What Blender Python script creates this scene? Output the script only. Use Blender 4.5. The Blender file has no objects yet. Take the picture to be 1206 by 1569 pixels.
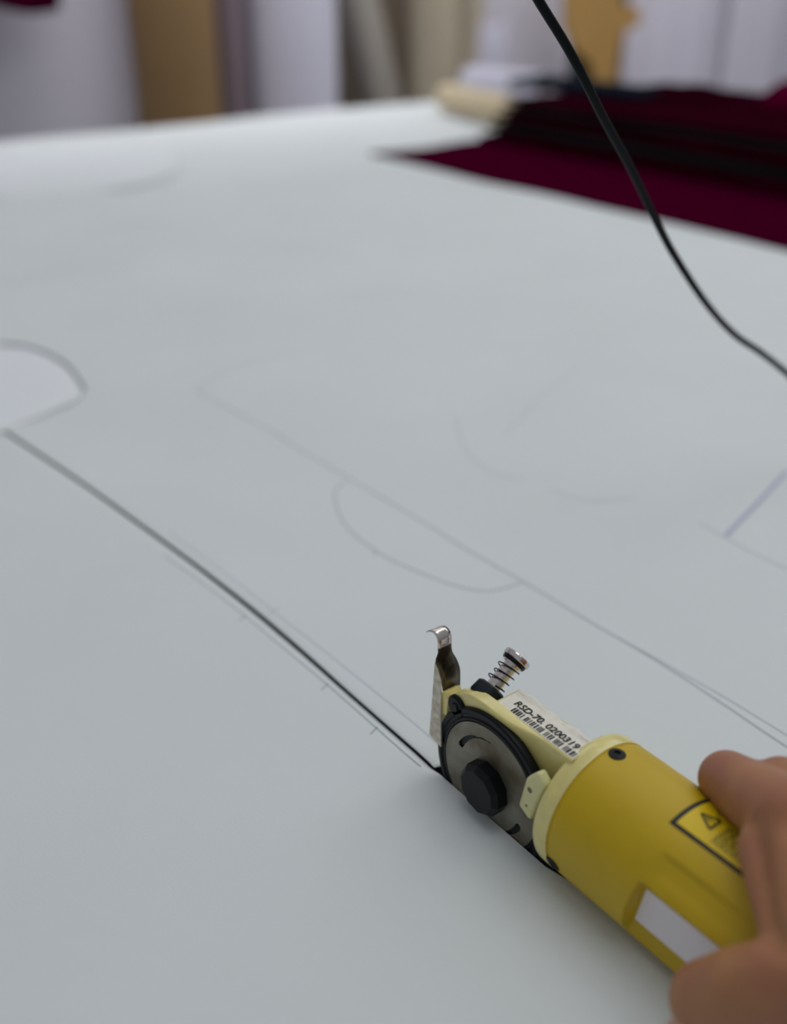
import bpy, bmesh, math, random
from mathutils import Vector, Matrix, noise
random.seed(7)
PI = math.pi
scene = bpy.context.scene
C = scene.collection

# ------------------------------------------------------------------ materials
def lin(c):
    return tuple(((v/255)/12.92 if v/255 <= 0.04045 else ((v/255+0.055)/1.055)**2.4) for v in c)

def mat(name, col, rough=0.6, metal=0.0, noise_amt=0.0, noise_scale=40.0, bump=0.0, bump_scale=300.0,
        sss=0.0, coat=0.0, sheen=0.0, col2=None, detail=4.0, spec=0.5, bump_dist=0.0005, stretch=None):
    m = bpy.data.materials.new(name); m.use_nodes = True
    nt = m.node_tree; b = nt.nodes['Principled BSDF']
    c = lin(col)
    b.inputs['Roughness'].default_value = rough
    b.inputs['Metallic'].default_value = metal
    b.inputs['Specular IOR Level'].default_value = spec
    if coat: b.inputs['Coat Weight'].default_value = coat
    if sheen:
        b.inputs['Sheen Weight'].default_value = sheen
        b.inputs['Sheen Roughness'].default_value = 0.5
    if sss:
        b.inputs['Subsurface Weight'].default_value = sss
        b.inputs['Subsurface Radius'].default_value = (0.006, 0.002, 0.001)
        b.inputs['Subsurface Scale'].default_value = 1.0
    tc = nt.nodes.new('ShaderNodeTexCoord')
    src = tc.outputs['Object']
    if stretch:
        mp = nt.nodes.new('ShaderNodeMapping'); mp.inputs['Scale'].default_value = stretch
        nt.links.new(src, mp.inputs['Vector']); src = mp.outputs['Vector']
    if noise_amt or col2:
        n = nt.nodes.new('ShaderNodeTexNoise'); n.inputs['Scale'].default_value = noise_scale
        n.inputs['Detail'].default_value = detail
        nt.links.new(src, n.inputs['Vector'])
        r = nt.nodes.new('ShaderNodeValToRGB')
        r.color_ramp.elements[0].position = 0.35; r.color_ramp.elements[1].position = 0.68
        c2 = lin(col2) if col2 else tuple(v*(1-noise_amt) for v in c)
        r.color_ramp.elements[0].color = (*c2, 1); r.color_ramp.elements[1].color = (*c, 1)
        nt.links.new(n.outputs['Fac'], r.inputs['Fac']); nt.links.new(r.outputs['Color'], b.inputs['Base Color'])
    else:
        b.inputs['Base Color'].default_value = (*c, 1)
    if bump:
        n2 = nt.nodes.new('ShaderNodeTexNoise'); n2.inputs['Scale'].default_value = bump_scale
        n2.inputs['Detail'].default_value = 3
        nt.links.new(tc.outputs['Object'], n2.inputs['Vector'])
        bp = nt.nodes.new('ShaderNodeBump'); bp.inputs['Strength'].default_value = bump
        bp.inputs['Distance'].default_value = bump_dist
        nt.links.new(n2.outputs['Fac'], bp.inputs['Height']); nt.links.new(bp.outputs['Normal'], b.inputs['Normal'])
    return m

M = dict(
 paper=mat('marker paper', (223,229,231), 0.75, noise_amt=0.035, noise_scale=7, bump=0.3, bump_scale=900, bump_dist=0.0002),
 paper_white=mat('bright paper', (234,238,243), 0.7, bump=0.2, bump_scale=900, bump_dist=0.0002),
 pencil=mat('pencil line', (128,134,144), 0.8),
 pencil_faint=mat('faint pencil line', (184,191,199), 0.8),
 pencil_ghost=mat('ghost pencil line', (207,215,220), 0.8),
 paper_pale=mat('pale paper', (226,231,235), 0.75),
 pen_blue=mat('blue pen line', (182,187,208), 0.8),
 cloth_dark=mat('charcoal cloth layers', (40,40,44), 0.95, bump=0.5, bump_scale=500),
 wood=mat('table wood', (150,125,95), 0.6, noise_amt=0.3, noise_scale=6, stretch=(1,14,14)),
 table_leg=mat('table leg steel', (90,92,96), 0.45, 0.6),
 cream=mat('cream enamel', (234,221,144), 0.24, noise_amt=0.1, noise_scale=160, coat=0.3, bump=0.08, bump_scale=500),
 cream_plastic=mat('pale cream plastic', (226,222,164), 0.45, sss=0.0, noise_amt=0.06, noise_scale=200),
 mustard=mat('mustard enamel', (202,170,2), 0.45, noise_amt=0.05, noise_scale=90, coat=0.0, bump=0.06, bump_scale=700),
 black_pl=mat('black plastic', (11,15,19), 0.42, spec=0.22, bump=0.1, bump_scale=900),
 black_matte=mat('matt black paint', (10,12,15), 0.55, spec=0.3, bump=0.15, bump_scale=900),
 teal_black=mat('blackened nut', (14,26,32), 0.45, 0.2),
 steel=mat('bright steel', (206,200,192), 0.16, 1.0),
 steel_cap=mat('polished nickel', (214,204,198), 0.12, 1.0),
 steel_dull=mat('worn grey steel', (152,148,136), 0.42, 0.6, col2=(100,92,72), noise_scale=55, bump=0.15, bump_scale=600),
 steel_leaf=mat('speckled steel leaf', (226,218,200), 0.45, 0.2, col2=(184,176,158), noise_scale=420, detail=6),
 steel_dark=mat('dark stained steel', (120,110,94), 0.28, 1.0, col2=(58,50,40), noise_scale=160),
 spring=mat('black spring wire', (20,20,22), 0.3, 0.6),
 sticker=mat('worn white sticker', (244,240,226), 0.6, noise_amt=0.10, noise_scale=300),
 ink=mat('black ink', (22,22,24), 0.6),
 ink_soft=mat('worn black ink', (66,62,56), 0.7),
 white_label=mat('white label', (240,234,238), 0.6),
 warn=mat('warning yellow', (232,200,10), 0.4),
 skin=mat('skin', (176,126,82), 0.5, col2=(160,102,74), noise_scale=45, detail=2, sss=0.05, bump=0.25, bump_scale=650, bump_dist=0.0004),
 nail=mat('fingernail', (206,156,134), 0.3),
 sleeve=mat('dark sleeve cloth', (44,42,60), 0.9, bump=0.3, bump_scale=500),
 cord=mat('black rubber cord', (8,13,16), 0.55, spec=0.1),
 maroon=mat('maroon cloth', (64,1,31), 1.0, noise_amt=0.12, noise_scale=30, spec=0.0),
 maroon_dark=mat('dark maroon cloth', (44,4,19), 1.0, noise_amt=0.2, noise_scale=14, spec=0.0),
 blackgreen=mat('near black cloth', (30,27,29), 1.0, spec=0.0),
 magenta=mat('wine red cloth', (96,3,46), 1.0, noise_amt=0.2, noise_scale=30, spec=0.0),
 navy=mat('navy cloth', (13,21,34), 1.0, spec=0.05),
 wall=mat('lavender white wall', (196,194,210), 0.85, noise_amt=0.03, noise_scale=2),
 wall_white=mat('white cloth wrap', (204,202,218), 0.85),
 drape=mat('white hanging cloth', (206,203,216), 0.9, noise_amt=0.04, noise_scale=3),
 drape_l=mat('pale grey hanging cloth', (214,211,226), 0.9, noise_amt=0.05, noise_scale=2),
 kraft=mat('brown kraft paper', (132,104,68), 0.7, noise_amt=0.06, noise_scale=9),
 kraft_dark=mat('olive brown board', (112,92,44), 0.75, noise_amt=0.06, noise_scale=9),
 mauve=mat('mauve grey cloth', (122,108,116), 0.9, noise_amt=0.05, noise_scale=6),
 tan=mat('tan card', (172,134,74), 0.7, noise_amt=0.08, noise_scale=9),
 beige=mat('beige cloth', (172,162,142), 0.9, noise_amt=0.08, noise_scale=8),
 beige2=mat('grey beige cloth', (170,164,156), 0.9, noise_amt=0.06, noise_scale=8),
 gap_shade=mat('brown shade sheet', (120,108,92), 0.8, noise_amt=0.15, noise_scale=5),
 cream_roll=mat('cream cloth roll', (226,208,174), 0.85, noise_amt=0.05, noise_scale=20),
 floor=mat('grey floor', (120,118,116), 0.6, noise_amt=0.1, noise_scale=2),
 blade=mat('blade steel', (190,192,196), 0.15, 1.0),
 lamp_body=mat('lamp housing', (230,230,230), 0.5),
)

# ------------------------------------------------------------------ helpers
def link(name, me, m, parent=None, smooth=False, auto=None):
    o = bpy.data.objects.new(name, me); C.objects.link(o)
    if m is not None: me.materials.append(M[m] if isinstance(m, str) else m)
    if parent is not None: o.parent = parent
    if smooth or auto:
        for p in me.polygons: p.use_smooth = True
        if auto: me.set_sharp_from_angle(angle=math.radians(auto))
    return o
def obj(name, bm, m, parent=None, auto=35, smooth=True):
    bmesh.ops.recalc_face_normals(bm, faces=bm.faces[:])
    me = bpy.data.meshes.new(name); bm.to_mesh(me); bm.free()
    return link(name, me, m, parent, smooth, auto)
def thing(name, label, cat, loc=(0,0,0), group=None):
    o = bpy.data.objects.new(name, None); C.objects.link(o); o.location = loc
    o.empty_display_size = 0.02
    tag(o, label, cat, group); return o
def tag(o, label, cat, group=None):
    o['label'] = label; o['category'] = cat
    if group: o['group'] = group
    return o
def struct(o):
    o['kind'] = 'structure'; return o
def bevel(bm, w, seg=2, ang=30):
    bmesh.ops.recalc_face_normals(bm, faces=bm.faces[:]); bm.normal_update()
    es = [e for e in bm.edges if len(e.link_faces) == 2 and e.calc_face_angle(0) > math.radians(ang)]
    if es: bmesh.ops.bevel(bm, geom=es, offset=w, segments=seg, affect='EDGES', profile=0.5, clamp_overlap=True)
def box(bm, x0, x1, y0, y1, z0, z1):
    vs = [bm.verts.new((x, y, z)) for x in (x0, x1) for y in (y0, y1) for z in (z0, z1)]
    for f in ((0,1,3,2),(4,6,7,5),(0,4,5,1),(2,3,7,6),(0,2,6,4),(1,5,7,3)):
        bm.faces.new([vs[i] for i in f])
    return bm
def prism(bm, pts, d0, d1, fn):
    """extrude an outline; fn(a, b, d) -> Vector"""
    A_ = [bm.verts.new(fn(a, b, d0)) for a, b in pts]
    B_ = [bm.verts.new(fn(a, b, d1)) for a, b in pts]
    bm.faces.new(A_); bm.faces.new(B_[::-1]); n = len(pts)
    for i in range(n):
        bm.faces.new([A_[i], B_[i], B_[(i+1)%n], A_[(i+1)%n]])
    return bm
def frame_of(ax):
    ax = Vector(ax).normalized()
    a = ax.orthogonal().normalized(); b = ax.cross(a).normalized()
    return ax, a, b
def lathe(bm, origin, axis, prof, seg=64, rf=None):
    """prof: list of (r, h) along axis; r=0 ends close"""
    ax, a, b = frame_of(axis); origin = Vector(origin); rings = []
    for r, h in prof:
        if r <= 1e-9: rings.append([bm.verts.new(origin+ax*h)])
        else:
            ring = []
            for k in range(seg):
                t = 2*PI*k/seg; rr = r*(rf(t) if rf else 1)
                ring.append(bm.verts.new(origin+ax*h+(a*math.cos(t)+b*math.sin(t))*rr))
            rings.append(ring)
    for R0, R1 in zip(rings, rings[1:]):
        for k in range(seg):
            k2 = (k+1) % seg
            if len(R0) == 1 and len(R1) == 1: break
            if len(R0) == 1: bm.faces.new([R0[0], R1[k], R1[k2]])
            elif len(R1) == 1: bm.faces.new([R0[k], R0[k2], R1[0]])
            else: bm.faces.new([R0[k], R0[k2], R1[k2], R1[k]])
    return bm
def tube(bm, pts, r, seg=12, cap=True):
    pts = [Vector(p) for p in pts]; n = len(pts); rings = []
    prev = None
    for i, p in enumerate(pts):
        d = (pts[min(i+1, n-1)]-pts[max(i-1, 0)]).normalized()
        if prev is None: a = d.orthogonal().normalized()
        else: a = (prev-d*prev.dot(d)).normalized()
        prev = a; b = d.cross(a)
        rr = r[i] if isinstance(r, (list, tuple)) else r
        rings.append([bm.verts.new(p+(a*math.cos(2*PI*k/seg)+b*math.sin(2*PI*k/seg))*rr) for k in range(seg)])
    for R0, R1 in zip(rings, rings[1:]):
        for k in range(seg): bm.faces.new([R0[k], R0[(k+1)%seg], R1[(k+1)%seg], R1[k]])
    if cap: bm.faces.new(rings[0][::-1]); bm.faces.new(rings[-1])
    return bm
def spline(pts, n=12):
    pts = [Vector(p) for p in pts]; out = []
    P = [pts[0]*2-pts[1]]+pts+[pts[-1]*2-pts[-2]]
    for i in range(1, len(P)-2):
        for k in range(n):
            t = k/n; a, b, c, d = P[i-1], P[i], P[i+1], P[i+2]
            out.append(0.5*((2*b)+(c-a)*t+(2*a-5*b+4*c-d)*t*t+(3*b-a-3*c+d)*t**3))
    out.append(pts[-1]); return out
def sstep(a, b, x):
    t = max(0, min(1, (x-a)/(b-a))); return t*t*(3-2*t)
def grid(bm, nu, nv, fn, closed_v=False):
    V = [[bm.verts.new(fn(i/(nu-1), j/(nv if closed_v else nv-1))) for j in range(nv)] for i in range(nu)]
    for i in range(nu-1):
        for j in range(nv if closed_v else nv-1):
            j2 = (j+1) % nv
            bm.faces.new([V[i][j], V[i+1][j], V[i+1][j2], V[i][j2]])
    return V
def T(s, q, z):                       # tool millimetres -> metres; q points to the near side
    return Vector((s/1000, -q/1000, z/1000))
def text_mesh(name, body, size, mtx, m, parent, ext=0.00006, shear=0.0, xs=1.0, space=1.0):
    cu = bpy.data.curves.new(name, 'FONT'); cu.body = body; cu.size = size; cu.extrude = ext
    cu.shear = shear; cu.space_character = space; cu.offset = size*0.012
    t = bpy.data.objects.new(name+'_curve', cu); C.objects.link(t)
    dg = bpy.context.evaluated_depsgraph_get(); dg.update()
    me = bpy.data.meshes.new_from_object(t.evaluated_get(dg))
    C.objects.unlink(t); bpy.data.objects.remove(t)
    me.transform(mtx @ Matrix.Diagonal((xs, 1, 1, 1)))
    me.name = name; me.materials.clear()
    return link(name, me, m, parent)

# ------------------------------------------------------------------ paper relief
SL = [(-1.75,-0.166),(-0.4424,-0.0245),(-0.3894,-0.0191),(-0.3338,-0.0131),(-0.2369,-0.0056),(-0.1772,-0.0017),(-0.1248,0.0006),(-0.0778,0.0),(-0.0436,0.0),(-0.012,0.0),(-0.004,-0.0008),(0.058,-0.0008),(0.070,0.0017),(0.3,0.0017),(0.76,0.0)]
def slit0(x):
    for (x0, y0), (x1, y1) in zip(SL, SL[1:]):
        if x <= x1: return y0+(y1-y0)*max(0, x-x0)/(x1-x0)
    return 0
def slit(x):
    if x > -0.05: return slit0(x)
    w = min(0.035, (-0.05-x)+0.001)
    return sum(slit0(x+w*k/4) for k in range(-4, 5))/9
def bay(x):                            # far lip of the cut: opened where the tool stands in it
    w = 0.0010-0.0004*sstep(-0.13, -0.012, x)
    w += 0.0078*sstep(-0.0058, -0.0036, x)*(1-sstep(0.062, 0.07, x))
    return w
CREASES = [([(-0.745,0.02),(-0.7495,0.0765),(-0.7652,0.1596),(-0.7891,0.2708),(-0.7953,0.3868),(-0.7223,0.4439)],0.022,0.011),
 ([(-1.16,0.12),(-1.152,0.2118),(-1.1121,0.318),(-1.0756,0.4508)],0.036,0.013),
 ([(-0.4308,0.0489),(-0.4373,0.092),(-0.442,0.1899)],0.014,0.0022),
 ([(-0.3348,0.0653),(-0.3275,0.1468),(-0.2905,0.2151)],0.012,0.0018),
 ([(-0.6378,0.1573),(-0.6131,0.2935),(-0.5479,0.4173)],0.022,0.0055)]
def hgt(x, y):
    r = math.hypot(x-0.03, y)
    k = sstep(0.16, 0.7, r)
    h = 0.0042*k*noise.noise(Vector((x*3.1+3, y*4.2, 0.3)))
    h += 0.0012*sstep(0.08, 0.3, r)*noise.noise(Vector((x*9, y*9, 4.0)))
    # low creases running across the sheet
    for pl, w, A in CREASES:
        best = 9
        for (ax_, ay_), (bx_, by_) in zip(pl, pl[1:]):
            dx, dy = bx_-ax_, by_-ay_; t = max(0, min(1, ((x-ax_)*dx+(y-ay_)*dy)/(dx*dx+dy*dy)))
            best = min(best, math.hypot(x-ax_-t*dx, y-ay_-t*dy))
        if best < 3*w: h += A*math.exp(-(best/w)**2)
    f = (1-sstep(0.70, 0.80, y)*sstep(-1.45, -1.3, x))
    g = 1-sstep(-0.08, -0.02, -math.hypot(x-0.0, (y-0.5)*1.0)+0.0)*0
    return h*f*g

# ------------------------------------------------------------------ setting
TZ = -0.030
def room():
    bm = box(bmesh.new(), -2.8, 4.0, -4.0, 8.0, -0.93, -0.88)
    struct(obj('floor', bm, 'floor'))
    bm = box(bmesh.new(), -2.85, -2.75, -4.0, 8.0, -0.88, 2.0)
    struct(obj('wall_back', bm, 'wall'))
room()

t = thing('cutting_table', 'long pale cutting table covered edge to edge by paper', 'table', (0, 0.8, -0.88))
def loc(o, par):                       # parent keeping coordinates given in world space
    o.matrix_parent_inverse = Matrix.Translation(par.location).inverted(); return o
bm = box(bmesh.new(), -1.715, 0.80, -0.62, 1.72, TZ-0.03, TZ); bevel(bm, 0.003)
loc(obj('tabletop', bm, 'wood', t), t)
for lx in (-1.62, 0.7):
    for ly in (-0.5, 1.6):
        bm = box(bmesh.new(), lx-0.03, lx+0.03, ly-0.03, ly+0.03, -0.88, TZ-0.03); bevel(bm, 0.004)
        loc(obj('leg', bm, 'table_leg', t), t)

# cloth lay below the paper, parted by the cut
def lay_strip(name, near, m, label):
    bm = bmesh.new(); xs = []
    x = -1.70
    while x < 0.745:
        xs.append(x); x += 0.001 if -0.012 < x < 0.075 else (0.006 if -0.5 < x < 0.1 else 0.05)
    xs.append(0.745)
    top, bot0 = -0.0016, TZ+0.0003
    rows = []
    for x in xs:
        if near: a, b = slit(x)-0.0008, -0.60
        else: a, b = slit(x)+bay(x)+0.0008, 1.68
        bot = bot0; la = TZ+0.0026 if -0.03 < x < 0.12 else bot0
        rows.append([bm.verts.new(v) for v in ((x,a,la),(x,a,-0.0075),(x,a-0.009 if near else b*0+a+0.009,-0.0030),(x,b,top),(x,b,bot))])
        rows[-1][3].co.z = top-0.006
    for r0, r1 in zip(rows, rows[1:]):
        for k in range(5): bm.faces.new([r0[k], r0[(k+1)%5], r1[(k+1)%5], r1[k]])
    bm.faces.new(rows[0]); bm.faces.new(rows[-1][::-1])
    o = obj(name, bm, m); tag(o, label, 'cloth'); return o
lay_strip('cloth_lay', True, 'cloth_dark', 'dark layered cloth under the near paper sheet, below the cut')
lay_strip('cloth_lay', False, 'cloth_dark', 'dark layered cloth under the far paper sheet, seen in the cut')

def sheet(near, label):
    bm = bmesh.new(); xs = []; x = -1.71
    while x < 0.745:
        xs.append(x); x += 0.001 if -0.012 < x < 0.075 else (0.008 if -0.5 < x < 0.1 else 0.02)
    xs.append(0.75)
    # offsets away from the cut
    offs = [0, 0.0003, 0.0007, 0.0012, 0.002, 0.003, 0.0045, 0.007]
    d = 0.012
    lim = 0.60 if near else 1.71
    while d < lim: offs.append(d); d += max(0.008, min(0.03, d*0.12))
    rows = []
    for x in xs:
        row = []
        e = slit(x) if near else slit(x)+bay(x)
        for o_ in offs:
            y = e-o_ if near else e+o_
            z = hgt(x, y)*sstep(0.0, 0.06, o_)
            if near: z -= 0.0020*(1-sstep(0.0, 0.0050, o_))*(0.45+0.55*sstep(-0.22, -0.10, x))*(1-0.85*sstep(-0.01, 0.0, x))
            else: z -= 0.0005*(1-sstep(0.0, 0.0015, o_))
            z += 0.0009*sstep(-0.06, -0.2, x)*math.exp(-(o_/0.02)**2)*(0.0 if near else 1)
            row.append(bm.verts.new((x, y, z)))
        rows.append(row)
    for r0, r1 in zip(rows, rows[1:]):
        for k in range(len(offs)-1): bm.faces.new([r0[k], r0[k+1], r1[k+1], r1[k]])
    bmesh.ops.recalc_face_normals(bm, faces=bm.faces[:])
    if bm.faces[0].normal.z < 0: bmesh.ops.reverse_faces(bm, faces=bm.faces[:])
    me = bpy.data.meshes.new('paper_sheet'); bm.to_mesh(me); bm.free()
    o = link('paper_sheet', me, 'paper', None, True)
    so = o.modifiers.new('thick', 'SOLIDIFY'); so.thickness = 0.00025; so.offset = -1
    tag(o, label, 'paper'); return o
near_sheet = sheet(True, 'near white paper sheet, left and below the long dark cut line')
far_sheet = sheet(False, 'large far white paper sheet above the cut, marked with faint pencil outlines')

def line(name, pts, w, m, parent, smooth=True, near=False):
    P = [Vector((x, y, 0)) for x, y in pts]
    P = spline(P, 10) if smooth and len(P) > 2 else [P[0].lerp(P[-1], k/30) for k in range(31)]
    bm = bmesh.new(); prev = None
    for i, p in enumerate(P):
        d = (P[min(i+1, len(P)-1)]-P[max(i-1, 0)]).normalized(); nn = Vector((-d.y, d.x, 0))
        def zz(v):
            e = abs(v.y-(slit(v.x)+(0 if near else bay(v.x))))
            z = hgt(v.x, v.y)*sstep(0, 0.06, e)
            if not near: z += 0.0009*sstep(-0.06, -0.2, v.x)*math.exp(-(e/0.02)**2)
            return z+0.00012
        a, b = p-nn*w/2, p+nn*w/2
        cur = (bm.verts.new((a.x, a.y, zz(a))), bm.verts.new((b.x, b.y, zz(b))))
        if prev: bm.faces.new([prev[0], prev[1], cur[1], cur[0]])
        prev = cur
    return obj(name, bm, m, parent)
LN = {
 'A':[(-0.0147,0.0093),(-0.0292,0.0099),(-0.0659,0.0092),(-0.1009,0.0081),(-0.1334,0.0066),(-0.1743,0.0053),(-0.2449,0.0013)],
 'B':[(-0.009,-0.0044),(-0.019,-0.0046),(-0.0361,-0.0046),(-0.0735,-0.0046),(-0.1142,-0.0056),(-0.143,-0.0063),(-0.1824,-0.0085),(-0.2218,-0.0121)],
 'L1':[(-0.4287,0.1142),(-0.3416,0.1187),(-0.25,0.121),(-0.1733,0.123),(-0.1269,0.1226),(-0.0877,0.1245),(-0.0421,0.125),(0.0018,0.1259),(0.0391,0.1244),(0.0718,0.1223),(0.14,0.121)],
 'L1b':[(-0.0287,0.1256),(-0.0087,0.1268),(0.0137,0.1278),(0.0372,0.1288),(0.0682,0.1285),(0.12,0.128)],
 'loop':[(-0.2385,0.118),(-0.2313,0.1054),(-0.2112,0.0927),(-0.1862,0.0841),(-0.1529,0.0823),(-0.1233,0.088),(-0.1041,0.0942),(-0.0903,0.1043),(-0.0863,0.1232)],
 'L3':[(-0.0539,0.2473),(-0.0675,0.2945),(-0.0834,0.347)],
 'L4':[(-0.274,0.237),(-0.2334,0.2085),(-0.1957,0.1979),(-0.1745,0.2059)],
 'L4b':[(-0.2324,0.2452),(-0.2649,0.3103),(-0.2963,0.3834)],
 'L5':[(-0.1552,0.2093),(-0.1307,0.2176),(-0.1161,0.2412)],
 'L6':[(-0.0738,0.2486),(-0.0396,0.2445),(-0.0123,0.2441)],
 'L7':[(-0.4287,0.1142),(-0.4575,0.1693),(-0.4519,0.2332)],
 'arc':[(-0.6191,0.0327),(-0.6013,0.0483),(-0.5666,0.0572),(-0.5288,0.0575),(-0.4808,0.0495)],
}
line('pencil_line', LN['A'], 0.00035, 'pen_blue', far_sheet)
line('pencil_line', LN['L1'], 0.0011, 'pencil_faint', far_sheet)
line('pencil_line', LN['L1b'], 0.0006, 'pencil_faint', far_sheet)
line('pencil_line', LN['loop'], 0.0011, 'pencil_faint', far_sheet)
line('pen_line', LN['L3'], 0.0030, 'pen_blue', far_sheet)
for k in ('L4', 'L4b', 'L5', 'L6', 'L7'): line('pencil_line', LN[k], 0.0018, 'pencil_ghost', far_sheet)
line('pencil_line', LN['B'], 0.00035, 'pencil', near_sheet, near=True)
for x, y in ((-0.0385,-0.0050),(-0.0755,-0.0050),(-0.145,-0.0068)):
    line('notch_mark', [(x-0.0005, y+0.0012),(x+0.0015, y-0.0040)], 0.0004, 'pencil', near_sheet, near=True)
line('notch_mark', [(-0.139, 0.0035),(-0.141, 0.0105)], 0.0005, 'pencil_faint', far_sheet)
line('notch_mark', [(-0.158, 0.0825),(-0.1545, 0.078)], 0.0008, 'pencil_faint', far_sheet)

def paper_patch(pts, lift, label, m='paper_white'):  # thin raised patch, paler than the sheet around it
    c = Vector((sum(p[0] for p in pts)/len(pts), sum(p[1] for p in pts)/len(pts), 0))
    P = spline([Vector((x, y, 0)) for x, y in pts+[pts[0]]], 8)[:-1]
    bm = bmesh.new(); N = 9; rings = []
    for j in range(1, N+1):
        f = j/N
        ring = []
        for p in P:
            v = c.lerp(p, f)
            z = max(hgt(v.x, v.y), 0)*1.0+0.0005+lift*(1-f**4)
            ring.append(bm.verts.new((v.x, v.y, z)))
        rings.append(ring)
    cv = bm.verts.new((c.x, c.y, max(hgt(c.x, c.y), 0)+0.0005+lift)); n = len(P)
    for k in range(n): bm.faces.new([cv, rings[0][k], rings[0][(k+1)%n]])
    for r0, r1 in zip(rings, rings[1:]):
        for k in range(n): bm.faces.new([r0[k], r0[(k+1)%n], r1[(k+1)%n], r1[k]])
    bmesh.ops.recalc_face_normals(bm, faces=bm.faces[:])
    me = bpy.data.meshes.new('paper_patch'); bm.to_mesh(me); bm.free()
    o = link('paper_patch', me, m, None, True)
    so = o.modifiers.new('thick', 'SOLIDIFY'); so.thickness = 0.0003; so.offset = 0
    if pts[0][0] < -1: o.location.z = 0.002
    tag(o, label, 'paper'); return o
pp = paper_patch([(-0.62,0.035),(-0.59,0.0528),(-0.548,0.0585),(-0.50,0.0545),(-0.4683,0.040),(-0.452,0.0105),(-0.4441,-0.0151),(-0.4402,-0.0441),(-0.50,-0.09),(-0.62,-0.09),(-0.69,-0.03)], 0.0015,
            'rounded brighter white paper area at the left edge where the cut ends')
bm = bmesh.new(); q_ = spline([Vector((x, y, max(hgt(x, y), 0)+0.0016)) for x, y in LN['arc']], 8)
tube(bm, q_, 0.0010, 6)
obj('curved_edge_line', bm, mat('grey line', (150,156,164), 0.8), pp)
paper_patch([(-1.1922,0.2253),(-1.17,0.3099),(-1.1812,0.4239),(-1.2567,0.5176),(-1.4178,0.5692),(-1.5145,0.4408),(-1.5166,0.3343),(-1.45,0.20),(-1.3,0.17)], 0.003,
            'blurred pale paper area near the far left table edge', 'paper_pale')

# ------------------------------------------------------------------ the cutter
cut = thing('rotary_cloth_cutter', 'yellow handheld electric round-blade cloth cutter standing in the cut', 'cutter', (0.03, 0.01, TZ))
def part(name, bm, m, parent=None, auto=35, smooth=True):
    o = obj(name, bm, m, parent or cut, auto, smooth)
    if parent is None: loc(o, cut)
    return o
AQ, AZ, R = -17.0, 22.0, 26.0
def cyl(s, phi, r): return T(s, AQ+r*math.cos(math.radians(phi)), AZ+r*math.sin(math.radians(phi)))
# motor housing
S0, S1 = 62.0, 206.0
def body_pt(s, phi):
    phi = (phi+180) % 360-180
    r = R
    if s > 190: r = R-(1-math.sqrt(max(0, 1-((s-190)/16)**2)))*12
    if s < 65: r = R-0.5
    # moulded step beside the grip rib
    d = 54-phi
    if 0 < d < 40: r -= 1.1*sstep(101, 107, s)*(sstep(0, 4, d)-sstep(9, 38, d))
    r += 0.5*sstep(101, 110, s)*sstep(16, 26, 58-phi)*sstep(0, 18, phi-10)
    v = T(s, AQ+r*math.cos(math.radians(phi)), AZ+r*math.sin(math.radians(phi)))
    # flat pocket on the near side
    q = -v.y*1000; z = v.z*1000
    edge = 97.0+(z-8)*0.16
    k = sstep(edge, edge+1.4, s)*(1-sstep(168, 171, s))*(1-sstep(32.5, 34.0, z))
    if k > 0 and q > 3.4: q = q+(3.4-q)*k; v.y = -q/1000
    if v.z < 0.0008: v.z = 0.0008
    return v
bm = bmesh.new()
NS, NP = 300, 240
V = grid(bm, NS, NP, lambda a, b: body_pt(S0+(S1-S0)*a, b*360), closed_v=True)
bm.faces.new(V[0][::-1]); bm.faces.new(V[-1])
body = part('motor_housing', bm, 'mustard', auto=50); body['label'] = 'mustard yellow cylindrical motor housing'
# collar
def shell(s_list, parent, name, m):
    bm = bmesh.new(); rings = []
    for s, r in s_list:
        ring = []
        for k in range(128):
            v = cyl(s, k*360/128, r)
            v.z = max(v.z, 0.0008)
            ring.append(bm.verts.new(v))
        rings.append(ring)
    for r0, r1 in zip(rings, rings[1:]):
        for k in range(128): bm.faces.new([r0[k], r0[(k+1)%128], r1[(k+1)%128], r1[k]])
    bm.faces.new(rings[0][::-1]); bm.faces.new(rings[-1])
    return part(name, bm, m, parent, auto=40)
col = shell([(56.6,23.6),(56.8,24.6),(57.3,25.4),(58.1,25.95),(59.0,26.15),(60,26.2),(63.6,26.2),(64.1,26.0)], None, 'collar', 'cream')
col['label'] = 'cream enamelled collar ring at the front of the housing'
# screws in the housing
for s_, p_ in ((67.8, 93.0), (66.8, -21.0)):
    bm = bmesh.new(); o_ = cyl(s_, p_, 25.8); ax = cyl(s_, p_, 26.8)-o_
    lathe(bm, o_, ax, [(0,0.0),(0.0030,0.0),(0.0030,0.0004),(0.0025,0.0006),(0.0012,0.0009),(0.0011,0.0002),(0,0.0002)], 24)
    part('screw', bm, 'black_matte', body)
# patches on the cylinder
def patch(name, s0, s1, p0, p1, lift, m, parent, n=28, corner=0):
    bm = bmesh.new()
    V0 = grid(bm, 16, n, lambda a, b: cyl(s0+(s1-s0)*a, p0+(p1-p0)*b, R+lift))
    V1 = grid(bm, 16, n, lambda a, b: cyl(s0+(s1-s0)*a, p0+(p1-p0)*b, R-0.2))
    for i in range(15):
        bm.faces.new([V0[i][0], V0[i+1][0], V1[i+1][0], V1[i][0]]); bm.faces.new([V0[i][-1], V0[i+1][-1], V1[i+1][-1], V1[i][-1]])
    for j in range(n-1):
        bm.faces.new([V0[0][j], V0[0][j+1], V1[0][j+1], V1[0][j]]); bm.faces.new([V0[-1][j], V0[-1][j+1], V1[-1][j+1], V1[-1][j]])
    return part(name, bm, m, parent)
wl = patch('warning_label', 98.2, 150, 71.5, 118, 0.12, 'ink', body)
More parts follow.
